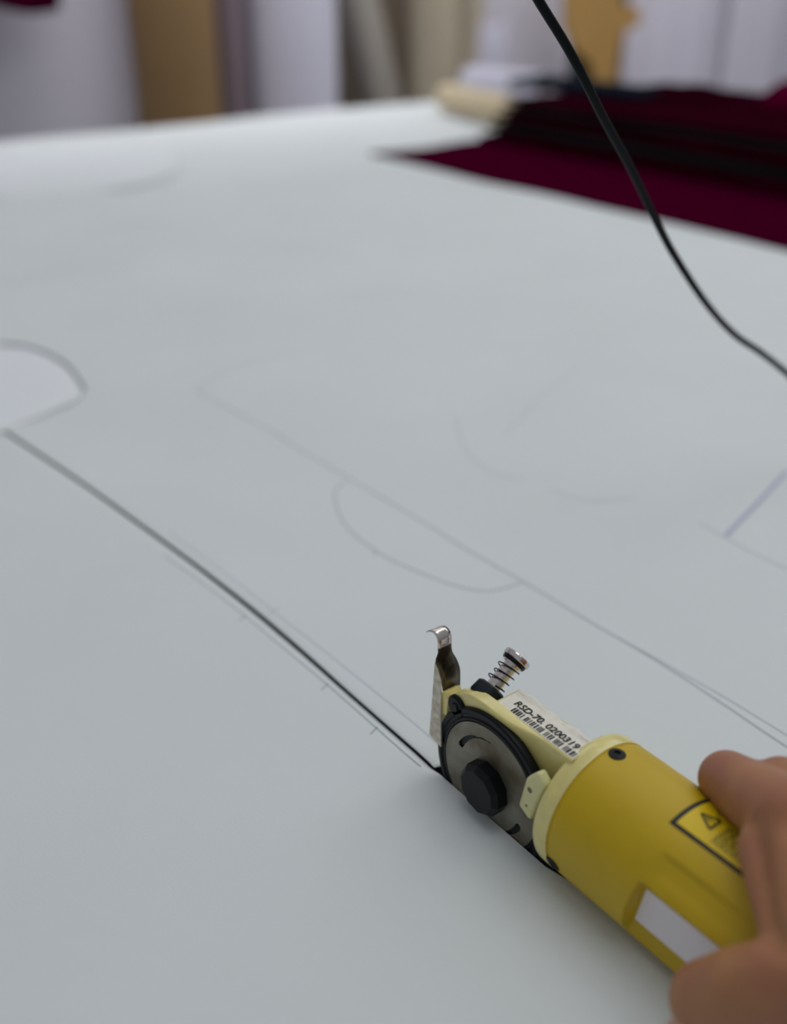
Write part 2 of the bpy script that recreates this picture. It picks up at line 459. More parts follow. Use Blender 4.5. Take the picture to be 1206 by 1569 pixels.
wl['label'] = 'black bordered yellow warning label with a triangle symbol'
patch('warning_field', 99.9, 148, 74.8, 115, 0.2, 'warn', wl)
def strokes(name, segs, w, lift, m, parent):
    bm = bmesh.new()
    for (sa, pa), (sb, pb) in segs:
        n = 6; L = math.hypot(sb-sa, (pb-pa)*0.4538); dx = (sb-sa)/L; dp = (pb-pa)/L
        ns_, np_ = -(pb-pa)*0.4538/L, (sb-sa)/L/0.4538
        prev = None
        for i in range(n+1):
            f = i/n; s = sa+(sb-sa)*f; p = pa+(pb-pa)*f
            c_ = [bm.verts.new(cyl(s+ns_*w/2*g, p+np_*w/2*g, R+lift)) for g in (-1, 1)]
            if prev: bm.faces.new([prev[0], prev[1], c_[1], c_[0]])
            prev = c_
    return part(name, bm, m, parent)
TA, TB, TCc = (102.6, 93.5), (108.4, 98.5), (108.6, 86.0)
strokes('warning_triangle', [(TA, TB), (TB, TCc), (TCc, TA)], 0.85, 0.28, 'ink', wl)
strokes('exclamation_mark', [((104.7,93.2),(106.7,92.9)), ((107.3,92.8),(107.7,92.75))], 0.55, 0.28, 'ink', wl)
sg = []
for r_ in range(3):                     # small print above and beside the triangle
    ss = 104+r_*1.2
    for k in range(9):
        L = random.uniform(1.0, 2.4); sg.append(((ss, 107.5-r_*4.2), (ss+L, 107.5-r_*4.2-0.1))); ss += L+0.7
        if r_ > 0 and ss < 114: ss = 114
for r_ in range(9):
    ss = 111.5
    while ss < 138:
        L = random.uniform(0.8, 2.6); sg.append(((ss, 97-r_*2.25), (ss+L, 97-r_*2.25-0.1))); ss += L+0.55
strokes('small_print', sg, 0.5, 0.26, 'ink_soft', wl)
# white label in the pocket
bm = bmesh.new()
prism(bm, [(99.8,14.0),(102.4,29.6),(150,29.6),(150,14.0)], 3.3, 3.6, lambda a, b, d: T(a, d, b))
part('blank_label', bm, 'white_label', body)['label'] = 'plain white label stuck in the housing pocket'
# tail cap and strain relief
bm = bmesh.new(); lathe(bm, T(203, AQ, AZ), (1,0,0), [(0,0),(0.010,0),(0.010,0.004),(0.006,0.006),(0.005,0.03),(0.0028,0.032),(0,0.032)], 32)
part('strain_relief', bm, 'black_pl')

# gear head: flange and gearbox
def qfront(a): return -0.9-3.9*sstep(27, 50, a)
fl = [(-3.9,6),(-4.6,20),(-5.0,30.5),(-3.2,34.8),(0.2,38.6),(3.6,41.8),(7.2,44.5),(12,46.5),(17,47.2),(22,47.3),(27,47.1),(32,46.9),(37,46.8),(42,46.75),(47,46.75),(52,46.75),(60,46.75),(60,2),(40,2),(15,2)]
def inset(pts, d):
    n = len(pts); out = []
    for i in range(n):
        p0, p, p1 = Vector(pts[i-1]), Vector(pts[i]), Vector(pts[(i+1)%n])
        t = (p1-p0).normalized(); out.append((p.x+t.y*d, p.y-t.x*d))
    return out
bm = bmesh.new(); rows = []
for d_, dq in ((1.3,0.0),(0.55,0.0),(0.18,-0.2),(0.0,-0.7),(0.0,None)):
    rows.append([bm.verts.new(T(a, (qfront(a0)+dq if dq is not None else -6.0), b)) for (a, b), (a0, b0) in zip(inset(fl, d_), fl)])
for r0, r1 in zip(rows, rows[1:]):
    for k in range(len(fl)): bm.faces.new([r0[k], r0[(k+1)%len(fl)], r1[(k+1)%len(fl)], r1[k]])
bmesh.ops.triangle_fill(bm, edges=[e for e in bm.edges if all(v in rows[0] for v in e.verts)], use_beauty=True)
bm.faces.new(rows[-1])
flange = part('gear_head', bm, 'cream', auto=50); flange['label'] = 'cream enamelled gear head frame around the blade'
gb = [(20.5,2),(20.5,46.3),(21.2,46.7),(60,46.7),(60,2)]
bm = bmesh.new(); prism(bm, gb, -5.8, -17.6, lambda a, b, d: T(a, d, b))
part('gearbox', bm, 'cream', auto=40)
# blade with guard and cover
CS, CZ = 26.5, 14.5
bm = bmesh.new(); lathe(bm, T(CS, -3.1, CZ), (0,-1,0), [(0,0),(0.028,0),(0.0298,0.0002),(0.028,0.0005),(0,0.0005)], 96)
bm.verts.ensure_lookup_table()
part('round_blade', bm, 'blade')
bm = bmesh.new()
lathe(bm, T(CS, -2.4, CZ), (0,-1,0), [(0,0),(0.0303,0),(0.0305,0.0006),(0.0303,0.0026),(0.0296,0.0031),(0.0282,0.0031),(0.0276,0.0025),(0.0266,0.0024),(0.0261,0.0029),(0.0254,0.0029),(0.0251,0.0022),(0,0.0022)], 128)
cover = part('blade_cover', bm, 'black_pl', auto=30); cover['label'] = 'black ring shaped blade cover'
bm = bmesh.new(); lathe(bm, T(6.0, -2.4, 37.6), (0,-1,0), [(0,0),(0.0046,0),(0.0046,0.0024),(0.0038,0.0031),(0,0.0031)], 32)
lathe(bm, T(6.0, 0.7, 37.6), (0,-1,0), [(0,0),(0.0019,0),(0.0017,0.0006),(0,0.0006)], 20)
part('cover_pivot', bm, 'black_pl', cover)
# lower guard running back under the collar
bm = bmesh.new()
prism(bm, [(34,-11),(34,3),(44,7.5),(51,10),(58,8),(61,3.5),(61,-6),(58,-14)], -2.6, 0.3, lambda a, b, d: T(a, d, b)); bevel(bm, 0.0005, 2)
part('lower_guard', bm, 'black_matte')
# steel face plate with two curved slots
bm = bmesh.new(); SEG = 144
def arc_in(r, th):                      # slot mask: crescent narrowing along its length
    for c0 in (154.0, -26.0):
        d = (c0-th+180) % 360-180
        if -4 <= d <= 62:
            w = 1.05*(1-sstep(4, 50, max(d, 0)))+0.22 if d >= 0 else 1.25*math.sqrt(max(0, 1-(d/4.0)**2))
            if abs(r-(18.2+0.02*max(d, 0))) < w: return True
    return False
RN = 56; radii = [9.0+(24.9-9.0)*k/RN for k in range(RN+1)]; SG = 260
Vp = [[bm.verts.new(T(CS+r*math.cos(2*PI*k/SG), 0.35, CZ+r*math.sin(2*PI*k/SG))) for k in range(SG)] for r in radii]
for i in range(RN):
    for k in range(SG):
        rm = (radii[i]+radii[i+1])/2; th = 360*(k+0.5)/SG
        if not arc_in(rm, th): bm.faces.new([Vp[i][k], Vp[i][(k+1)%SG], Vp[i+1][(k+1)%SG], Vp[i+1][k]])
bmesh.ops.delete(bm, geom=[v for v in bm.verts if not v.link_faces], context='VERTS')
me_plate = part('face_plate', bm, 'steel_dull', cover, auto=30)
so = me_plate.modifiers.new('thick', 'SOLIDIFY'); so.thickness = 0.0005; so.offset = 0
me_plate['label'] = 'worn grey steel face plate with two curved slots'
# black centre nut with its small screw
bm = bmesh.new()
def facet(t): return 1.0/math.cos(((t+PI/10) % (PI/5))-PI/10)*0.985
lathe(bm, T(CS, 0.3, CZ), (0,-1,0), [(0,0),(0.0101,0),(0.0101,0.0048),(0.0086,0.0066),(0.0082,0.0068),(0,0.0068)], 100, facet)
hub = part('centre_nut', bm, 'black_pl', auto=20); hub['label'] = 'black faceted blade nut'
bm = bmesh.new(); lathe(bm, T(CS-1.0, 5.2, CZ+8.1), (-0.0,-0.85,0.5), [(0,0.0),(0.0018,0.0),(0.0018,0.0009),(0.0011,0.0011),(0,0.0011)], 20)
part('set_screw', bm, 'steel_dark', hub)
# foot plate standing on the table under the cloth
bm = bmesh.new()
prism(bm, [(-4,0),(0,6),(14,10),(60,11),(96,9),(96,-22),(14,-22),(0,-14)], TZ*1000+0.4, TZ*1000+2.2, lambda a, b, d: T(a, b-6, d)); bevel(bm, 0.0006, 2)
part('foot_plate', bm, 'steel')
bm = box(bmesh.new(), 0.060, 0.074, 0.0035, 0.0065, TZ+0.002, 0.006)
part('foot_stalk', bm, 'steel')
# cream latch
bm = bmesh.new()
prism(bm, [(45.6,21.5),(51.8,18.4),(57.4,38.5),(53.5,42),(48.4,36.0)], 0.2, 4.6, lambda a, b, d: T(a, d, b)); bevel(bm, 0.0014, 4, 20)
lt = part('latch', bm, 'cream_plastic', auto=50); lt['label'] = 'pale cream plastic latch beside the face plate'
for (a_, b_, r_) in ((50.9, 32.3, 0.0012), (49.9, 24.5, 0.0006)):
    bm = bmesh.new(); lathe(bm, T(a_, 4.55, b_), (0,-1,0), [(0,0),(r_,0),(r_*0.9,0.00012),(0,0.00012)], 20)
    part('dimple_shade', bm, mat('dent shade olive', (112,108,58), 0.6), lt)  # flat discs; the shade of the dents is put into the olive
# serial sticker
ZS = 46.9
bm = bmesh.new()
def stk(a, b):
    q = -5.6-11.6*b; s = 21.5+38*a
    z = ZS + 0.7*sstep(0.75, 1.0, b)*(0.5+0.5*math.sin(a*9)) + 0.05*(1+math.sin(a*14))*b
    if b > 0.9: q += 0.5*math.sin(a*23)
    return T(s, q, z)
grid(bm, 60, 24, stk)
st = part('serial_sticker', bm, 'sticker'); st['label'] = 'worn white serial number sticker with barcode'
so = st.modifiers.new('thick', 'SOLIDIFY'); so.thickness = 0.00012; so.offset = -1
mtx = Matrix.Translation(T(26.0, -9.7, ZS+0.2))
text_mesh('serial_number', 'RSD-70. 0200319', 0.0041, mtx, 'ink', st, shear=0.1, xs=1.06, space=1.0, ext=0.00008)
bm = bmesh.new(); s_ = 28.3
while s_ < 58.5:
    w_ = random.choice((0.32, 0.32, 0.55, 0.85)); box(bm, s_/1000, (s_+w_)/1000, 0.0062, 0.0088, (ZS+0.05)/1000, (ZS+0.24)/1000); s_ += w_+random.choice((0.42, 0.5, 0.75))
    if random.random() < 0.12: s_ += 0.7
part('barcode', bm, 'ink', st, smooth=False)
# sharpener push pin
PB = Vector((0.0120, 0.0070, 0.0405)); PT = Vector((0.0122, 0.0232, 0.0523)); ax = (PT-PB).normalized(); L = (PT-PB).length
bm = bmesh.new()
lathe(bm, PB, ax, [(0,-0.0012),(0.0062,-0.0012),(0.0062,0.0006),(0.0058,0.0010),(0,0.0010)], 48)
pb = part('pin_washer', bm, 'steel_cap')
bm = bmesh.new()
lathe(bm, PB, ax, [(0,0.0010),(0.0064,0.0010),(0.0066,0.0018),(0.0062,0.0060),(0.0050,0.0068),(0,0.0068)], 72, lambda t: 1+0.035*math.cos(6*t))
part('pin_nut', bm, 'teal_black', auto=30)
bm = bmesh.new()
lathe(bm, PB, ax, [(0,0.007),(0.0030,0.007),(0.0030,0.0102),(0.0027,0.0104),(0.0027,0.0108),(0.0030,0.0110),(0.0030,0.0142),(0.0027,0.0144),(0.0027,0.0148),(0.0030,0.015),(0.0030,L-0.001),(0,L-0.001)], 14)
pin = part('push_pin', bm, 'steel_cap', auto=20); pin['label'] = 'bright nickel push pin of the blade sharpener'
bm = bmesh.new()
lathe(bm, PT, ax, [(0,-0.0026),(0.0040,-0.0026),(0.0042,-0.0010),(0.0036,-0.0010),(0.0036,-0.0002),(0.0054,-0.0002),(0.0056,0.0001),(0.0056,0.0015),(0.0052,0.0020),(0.0034,0.0020),(0.0030,0.0015),(0,0.0015)], 48)
part('pin_cap', bm, 'steel_cap', pin, auto=30)
bm = bmesh.new(); lathe(bm, PT, ax, [(0,-0.0018),(0.0046,-0.0018),(0.0050,-0.0010),(0.0050,-0.0003),(0,-0.0003)], 48)
part('cap_underside', bm, 'spring', pin)  # dark disc for the underside of the cap
_, ea, eb = frame_of(ax); hp = []
for k in range(150):
    f = k/149; tt = f*2*PI*3.3; hp.append(PB+ax*(0.0076+f*(L-0.0106))+(ea*math.cos(tt)+eb*math.sin(tt))*(0.0042+0.0002*math.sin(f*9)))
bm = bmesh.new(); tube(bm, hp, 0.00026, 8)
part('spring', bm, 'spring', pin)
# blade guard bracket (bent sheet steel)
def plate(name, pts3, m, th, parent):
    bm = bmesh.new(); vs = [bm.verts.new(Vector(p)) for p in pts3]; f = bm.faces.new(vs); f.normal_update(); nn = f.normal*th
    v2 = [bm.verts.new(Vector(p)+nn) for p in pts3]; bm.faces.new(v2[::-1]); n = len(vs)
    for i in range(n): bm.faces.new([vs[i], vs[(i+1)%n], v2[(i+1)%n], v2[i]])
    return part(name, bm, m, parent, smooth=False)
leaf = plate('guard_leaf', [(-0.0052,-0.0016,0.0520),(-0.0016,-0.0016,0.0455),(-0.0006,-0.0014,0.0143),(-0.0078,-0.0014,0.0157),(-0.0062,-0.0016,0.0358)], 'steel_leaf', 0.0005, None)
leaf['label'] = 'light speckled steel guard leaf hanging in front of the blade'
sec = [ # (left edge, right edge) going up the dark leaf and over its curled tip
 ((-0.0030,0.0012,0.0375),(-0.0030,0.0093,0.0372)),
 ((-0.0030,0.0002,0.0430),(-0.0030,0.0092,0.0420)),
 ((-0.0036,-0.0004,0.0460),(-0.0036,0.0093,0.0458)),
 ((-0.0044,-0.0012,0.0500),(-0.0044,0.0082,0.0500)),
 ((-0.0052,-0.0010,0.0528),(-0.0050,0.0066,0.0535)),
 ((-0.0057,0.0004,0.0550),(-0.0056,0.0066,0.0552)),
 ((-0.0063,0.0008,0.0565),(-0.0062,0.0070,0.0565)),
 ((-0.0066,0.0010,0.0582),(-0.0066,0.0074,0.0580)),
 ((-0.0072,0.0012,0.0600),(-0.0072,0.0076,0.0598)),
 ((-0.0084,0.0012,0.0614),(-0.0084,0.0076,0.0612)),
 ((-0.0100,0.0010,0.0620),(-0.0100,0.0072,0.0619)),
 ((-0.0116,0.0006,0.0616),(-0.0116,0.0064,0.0615)),
 ((-0.0130,0.0004,0.0606),(-0.0130,0.0052,0.0605))]
def strip(name, sec, m, parent):
    bm = bmesh.new()
    L_ = spline([a for a, b in sec], 5); R_ = spline([b for a, b in sec], 5)
    rows = [[bm.verts.new(a.lerp(b, k/4)) for k in range(5)] for a, b in zip(L_, R_)]
    for r0, r1 in zip(rows, rows[1:]):
        for k in range(4): bm.faces.new([r0[k], r0[k+1], r1[k+1], r1[k]])
    o = part(name, bm, m, parent, auto=60)
    so = o.modifiers.new('thick', 'SOLIDIFY'); so.thickness = 0.00055; so.offset = 0
    return o
strip('guard_arm', sec[:7], 'steel_dark', None)['label'] = 'dark stained steel guard arm'
strip('guard_tip', sec[6:], 'steel_cap', None)['label'] = 'bright curled tip of the steel guard'
bm = bmesh.new(); prism(bm, [(-4.0,30),(-4.2,38),(0,41),(2,38),(1,30)], 0.6, -7.0, lambda a, b, d: T(a, d, b)); bevel(bm, 0.0006, 2)
part('guard_lug', bm, 'cream')

# ------------------------------------------------------------------ cord
cp = [(0.055,-0.010,1.30),(0.015,0.0,0.80),(-0.0574,0.0542,0.45),(-0.0534,0.0622,0.2954),(-0.0520,0.0678,0.2828),(-0.0541, 0.0748, 0.2768),(-0.0555, 0.081, 0.2712),(-0.0572, 0.0967, 0.2573),(-0.0593, 0.1096, 0.2453),(-0.0646, 0.13, 0.2272),(-0.0725, 0.1588, 0.2036),(-0.0817, 0.192, 0.1741),(-0.0861, 0.2149, 0.1533),(-0.0899, 0.2494, 0.1235),(-0.0896, 0.2775, 0.1015),(-0.0876, 0.3037, 0.0856),(-0.0825, 0.3251, 0.0702),(-0.0593, 0.3634, 0.036),(0.03,0.46,0.030),(0.13,0.44,0.0046),(0.24,0.38,0.0046),(0.34,0.28,0.0046),(0.37,0.15,0.010),(0.31,0.045,0.020),(0.236,0.017,0.022)]
bm = bmesh.new(); tube(bm, spline(cp, 14), 0.0018, 14)
tag(obj('power_cord', bm, 'cord'), 'thin black power cord hanging down across the top right and onto the paper', 'cord')

# ------------------------------------------------------------------ hand
def capsule(bm, a, b, ra, rb, seg=20):
    a, b = Vector(a), Vector(b); ax, u_, v_ = frame_of(b-a); L = (b-a).length; prof = []
    for k in range(7): t_ = -PI/2+PI/2*k/6; prof.append((ra*math.cos(t_), ra*math.sin(t_)))
    for k in range(7): t_ = PI/2*k/6; prof.append((rb*math.cos(t_), L+rb*math.sin(t_)))
    prof[0] = (0, -ra); prof[-1] = (0, L+rb)
    lathe(bm, a, ax, prof, seg)
FING = {
 'index':  [((131,-21,65),12.4),((98,-37.5,48.5),9.6),((93,-52,30),8.6),((97,-52,10.5),7.4)],
 'middle': [((147,-27,70),11.0),((114,-42,55),9.4),((110,-55,31),8.7),((113,-53,10.5),7.5)],
 'ring':   [((166,-28,67),10.5),((136,-43,52),9.0),((129,-54,30),8.4),((130,-52,10.2),7.2)],
 'little': [((184,-28,61),9.5),((158,-43,46),8.0),((149,-52,28),7.4),((148,-49,9.8),6.4)],
}
THUMB = [((196,-8,62),14.5),((166,13,58),13.8),((149,19.0,42.5),12.2),((140,20.8,30.5),11.5)]
bm = bmesh.new()
for nme, J in FING.items():
    for (p, r), (p2, r2) in zip(J, J[1:]): capsule(bm, T(*p), T(*p2), r/1000, r2/1000)
for (p, r), (p2, r2) in zip(THUMB, THUMB[1:]): capsule(bm, T(*p), T(*p2), r/1000, r2/1000)
WR = (232, -6, 80)                     # wrist
for nme, r0 in (('index', 11.5), ('middle', 12), ('ring', 11.5), ('little', 11)):
    p = FING[nme][0][0]; capsule(bm, T(*p), T(*WR), r0/1000, 0.017)
capsule(bm, T(130,-21,63), T(168,12,58), 0.0120, 0.013)      # web of the thumb
capsule(bm, T(131,-13,59), T(154,6,56), 0.0105, 0.0105)
capsule(bm, T(147,-20,66), T(172,8,58), 0.010, 0.013)
capsule(bm, T(196,-8,60), T(*WR), 0.0145, 0.018)
capsule(bm, T(160,-22,68), T(205,-6,66), 0.013, 0.015)
capsule(bm, T(184,-28,60), T(222,-14,70), 0.012, 0.016)
capsule(bm, T(*WR), T(330,-2,118), 0.024, 0.030)             # forearm
capsule(bm, T(330,-2,118), T(470,20,170), 0.030, 0.038)
me = bpy.data.meshes.new('person'); bm.to_mesh(me); bm.free()
person = link('person', me, 'skin')
rm = person.modifiers.new('remesh', 'REMESH'); rm.mode = 'VOXEL'; rm.voxel_size = 0.0011
sm = person.modifiers.new('smooth', 'SMOOTH'); sm.factor = 0.6; sm.iterations = 11
dg = bpy.context.evaluated_depsgraph_get(); dg.update()
me2 = bpy.data.meshes.new_from_object(person.evaluated_get(dg)); person.modifiers.clear(); person.data = me2
# fold of skin between thumb and index finger
GR = [Vector(v) for v in ((0.1225,0.0115,0.0670),(0.1261,0.0081,0.0666),(0.1307,0.0036,0.0656),(0.1362,-0.0020,0.0638),(0.1413,-0.0072,0.0619),(0.1463,-0.0116,0.0609),(0.1523,-0.0169,0.0631),(0.1600,-0.0215,0.0680))]
me2.update()
nrm = [v.normal.copy() for v in me2.vertices]
for v, nn in zip(me2.vertices, nrm):
    if not (0.10 < v.co.x < 0.18 and v.co.z > 0.04): continue
    best = 9; bt = 0
    for k, (a, b) in enumerate(zip(GR, GR[1:])):
        d = b-a; t_ = max(0, min(1, (v.co-a).dot(d)/d.length_squared)); dd = (v.co-a-d*t_).length
        if dd < best: best = dd; bt = (k+t_)/(len(GR)-1)
    if best < 0.014: v.co -= nn*0.0030*math.exp(-(best/0.0034)**2)*math.sin(PI*min(1, max(0, bt)))**0.6
# keep the skin outside the handle: push vertices off the housing surface
for v in me2.vertices:
    s, q, z = v.co.x*1000, -v.co.y*1000, v.co.z*1000
    if 60 < s < 205:
        dq, dz = q-AQ, z-AZ; r = math.hypot(dq, dz)
        if 1e-6 < r < 26.15:
            k = 26.15/r; v.co.y = -(AQ+dq*k)/1000; v.co.z = (AZ+dz*k)/1000
    if v.co.z < 0.0009: v.co.z = 0.0009
for p in me2.polygons: p.use_smooth = True
tag(person, 'person reaching in from the right, bare hand gripping the yellow housing', 'person')
def nail(p, axis, up, w, l, parent):
    axis = Vector(axis).normalized(); up = Vector(up); up = (up-axis*up.dot(axis)).normalized(); side = axis.cross(up); bm = bmesh.new()
    def f(a, b):
        x = (b-0.5)*w; y = (a-0.5)*l; k = 1-0.18*(abs(a-0.5)*2)**4
        return Vector(p)+axis*y+side*x*k+up*(-(x*x)/(w*0.9)+0.0002)
    grid(bm, 10, 10, f); o = obj('fingernail', bm, 'nail', parent); so = o.modifiers.new('t', 'SOLIDIFY'); so.thickness = 0.0006; so.offset = -1
    return o
for nme in FING:
    (a, ra), (b, rb) = FING[nme][2], FING[nme][3]
    A_, B_ = T(*a), T(*b); axd = (B_-A_).normalized(); out = Vector((0, 1, 0)); out = (out-axd*out.dot(axd)).normalized()
    nail(B_+out*(rb/1000+0.0001)-axd*0.001, axd, out, 0.0095, 0.011, person)
A_, B_ = T(*THUMB[2][0]), T(*THUMB[3][0]); axd = (B_-A_).normalized(); out = Vector((0.35, -1, -0.5)); out = (out-axd*out.dot(axd)).normalized()
nail(B_+out*0.0112+axd*0.003, axd, out, 0.013, 0.0135, person)
bm = bmesh.new(); tube(bm, [T(300,-4,107), T(335,-2,120), T(400,8,144), T(475,20,172)], [0.037, 0.038, 0.042, 0.048], 40)
obj('sleeve', bm, 'sleeve', person)

# ------------------------------------------------------------------ maroon cloth on the table
def cloth_slab(name, x0, x1, y0, y1, z0, th, m, label, cat='cloth', group=None, wob=0.006, seed=0, slope=0.0, fold=0.004):
    bm = bmesh.new(); nx, ny = 60, 24
    def top(a, b):
        x = x0+(x1-x0)*a; y = y0+(y1-y0)*b
        ea = min(a, 1-a)*(x1-x0); eb = min(b, 1-b)*(y1-y0); e = min(ea, eb)
        y += wob*noise.noise(Vector((x*6, seed, b*2)))*(1 if b < 0.5 else 0.6)
        x += wob*noise.noise(Vector((y*9, seed+5, a*2)))
        z = z0+th*(1-(1-min(1, e/(th*0.8+1e-6)))**2*0.55)+fold*noise.noise(Vector((x*5, y*7, seed)))*min(1, e/0.03)
        return Vector((x, y+slope*(z-z0), max(z, z0+th*0.3)))
    V0 = grid(bm, nx, ny, top)
    V1 = grid(bm, nx, ny, lambda a, b: Vector((top(a, b).x, top(a, b).y, z0)))
    for i in range(nx-1):
        for j in (0, ny-1): bm.faces.new([V0[i][j], V0[i+1][j], V1[i+1][j], V1[i][j]])
    for j in range(ny-1):
        for i in (0, nx-1): bm.faces.new([V0[i][j], V0[i][j+1], V1[i][j+1], V1[i][j]])
    o = obj(name, bm, m, auto=60); tag(o, label, cat, group); return o
cloth_slab('flat_cloth', -1.20, 0.35, 0.832, 1.60, 0.0006, 0.0045, 'maroon', 'flat maroon cloth spread on the paper in front of the dark pile', wob=0.014, seed=2, fold=0.0)
specs = [
 (-1.178, 0.35, 1.045, 1.56, 0.0068, 0.0165, 'maroon_dark', 'dark maroon folded cloth, bottom of the pile'),
 (-1.172, 0.33, 1.058, 1.55, 0.0240, 0.0150, 'blackgreen', 'near-black folded cloth, second from the bottom of the pile'),
 (-1.176, 0.34, 1.072, 1.55, 0.0396, 0.0140, 'maroon_dark', 'dark maroon folded cloth in the middle of the pile'),
 (-1.168, 0.30, 1.084, 1.54, 0.0542, 0.0110, 'blackgreen', 'near-black folded cloth just under the top of the pile'),
 (-1.174, 0.32, 1.096, 1.50, 0.0660, 0.0090, 'maroon_dark', 'dark maroon folded cloth on top of the pile'),
]
for k, (x0, x1, y0, y1, z0, th, m_, lb) in enumerate(specs):
    cloth_slab('folded_cloth', x0, x1, y0, y1, z0, th, m_, lb, group='folded cloths in the dark pile', wob=0.012, seed=11+k*3, slope=0.6, fold=0.0004)
def heap(name, cx, cy, z0, rx, ry, h, m, label, seed):
    bm = bmesh.new()
    def f(a, b):
        t_ = b*2*PI; rr = math.sin(a*PI/2); n_ = 1+0.16*noise.noise(Vector((math.cos(t_)*1.5, math.sin(t_)*1.5, seed)))
        x = cx+rx*rr*math.cos(t_)*n_; y = cy+ry*rr*math.sin(t_)*n_
        z = z0+h*math.cos(a*PI/2)*(1+0.30*noise.noise(Vector((x*22, y*22, seed))))
        return Vector((x, y, max(z, z0)))
    V = grid(bm, 24, 64, f, closed_v=True); bmesh.ops.remove_doubles(bm, verts=bm.verts[:], dist=1e-5)
    o = obj(name, bm, m, auto=70); 
    tag(o, label, 'cloth'); return o
heap('crumpled_cloth', -0.71, 1.34, 0.0762, 0.125, 0.06, 0.054, 'magenta', 'crumpled wine red cloth on top of the pile at the right edge', 3)
heap('crumpled_cloth', -0.965, 1.33, 0.0762, 0.075, 0.08, 0.018, 'maroon_dark', 'low dark maroon bunched cloth on the middle of the pile', 8)
cloth_slab('folded_cloth', -1.28, -0.98, 1.20, 1.30, 0.0770, 0.014, 'navy', 'thin navy folded cloth on the left end of the pile', wob=0.006, seed=40, fold=0.001)
# cloth rolls on the table
def roll(name, a, b, r, m, label, core=True, cat='cloth roll', group=None, wob=0.0, endm=None):
    a, b = Vector(a), Vector(b); L = (b-a).length; bm = bmesh.new()
    lathe(bm, a, b-a, [(r*0.32, 0.004),(r*0.34, 0.0),(r*0.97, 0.0),(r, 0.004)]+[(r*(1+wob*math.sin(k*1.9)), L*k/8) for k in range(1, 8)]+[(r, L-0.004),(r*0.97, L),(r*0.34, L),(r*0.32, L-0.004),(r*0.32, 0.004)], 56)
    t_ = thing(name, label, cat, a if a.z < b.z else b, group)
    loc(obj('wrapped_cloth', bm, m, t_), t_)
    bm = bmesh.new()
    lathe(bm, a, b-a, [(r*0.22,-0.004),(r*0.32,-0.004),(r*0.32,L+0.004),(r*0.22,L+0.004),(r*0.22,-0.004)], 32)
    loc(obj('cardboard_core', bm, 'kraft', t_), t_)
    return t_
roll('cloth_roll', (-1.53,1.262,0.0310), (-1.212,1.205,0.0310), 0.0262, 'cream_roll', 'cream cloth roll lying on the table left of the dark pile')
roll('cloth_roll', (-1.66,1.435,0.0385), (-1.46,1.465,0.0385), 0.033, 'wall_white', 'white roll on the table just behind the cream roll')

# ------------------------------------------------------------------ things standing by the back wall
FZ = -0.88
def stand(name, Y, r, m, label, X=-2.52, lean=(0, 0), top=0.62, cat='cloth roll', group=None):
    roll(name, (X, Y-lean[1], FZ+0.004), (X+lean[0], Y+lean[1]*(top-0.1)/0.9, top), r, m, label, cat=cat, group=group)
def board(name, y0, y1, x, th, z1, m, label, shear=0.0, cat='board'):
    bm = bmesh.new()
    pts = [(y0, FZ), (y1, FZ), (y1+shear, z1), (y0+shear, z1)]
    prism(bm, pts, x, x+th, lambda a, b, d: Vector((d, a, b))); bevel(bm, 0.002, 2)
    o = obj(name, bm, m); tag(o, label, cat); return o
G = 'rolls standing against the back wall'
stand('paper_roll', 1.098, 0.108, 'kraft', 'brown kraft paper roll standing at the wall, the only brown one', X=-2.42, top=0.8, cat='paper roll')
stand('cloth_roll', 1.290, 0.050, 'mauve', 'slim mauve-grey cloth roll between the brown and white rolls', X=-2.48, top=0.75)
stand('cloth_roll', 1.472, 0.122, 'wall_white', 'wide lavender-white wrapped roll standing at the wall', X=-2.45, top=0.8)
board('shade_sheet', 1.60, 2.36, -2.745, 0.02, 0.9, 'gap_shade', 'brown shade sheet behind the leaning beige rolls')  # dark sheet added for the shade between the rolls, put into its colour
stand('cloth_roll', 1.80, 0.062, 'beige2', 'grey-beige cloth roll leaning left at the wall', X=-2.50, lean=(-0.1, -0.26), top=0.85)
stand('cloth_roll', 1.92, 0.072, 'beige', 'beige cloth roll leaning beside the grey-beige one', X=-2.34, lean=(-0.08, 0.015), top=0.85)
stand('cloth_roll', 1.985, 0.040, 'wall_white', 'short white roll in front of the beige rolls', X=-2.20, lean=(0.0, 0.06), top=0.12)
stand('cloth_roll', 2.185, 0.062, 'beige', 'upright beige cloth roll, rightmost of the beige rolls', X=-2.56, top=0.85)
bm = bmesh.new()
tan = [(2.47,0.60),(2.475,0.2183),(2.4861,0.0857),(2.5495,0.0049),(2.625,-0.0291),(2.655,-0.1451),(2.66,-0.5),(2.765,-0.5),(2.7614,-0.1513),(2.7596,-0.0251),(2.7787,0.0662),(2.8527,0.0781),(2.8435,0.135),(2.7504,0.147),(2.7243,0.2157),(2.70,0.60)]
prism(bm, tan, -2.42, -2.412, lambda a, b, d: Vector((d, a, b)))
tc_ = obj('card_pattern', bm, 'tan', smooth=False); tag(tc_, 'tan card pattern piece with a short side arm hanging at the wall', 'card pattern')
board('cloth_strip', 2.565, 2.70, -2.46, 0.01, 0.05, 'cloth_dark', 'charcoal strip behind the tan card pattern', cat='cloth')
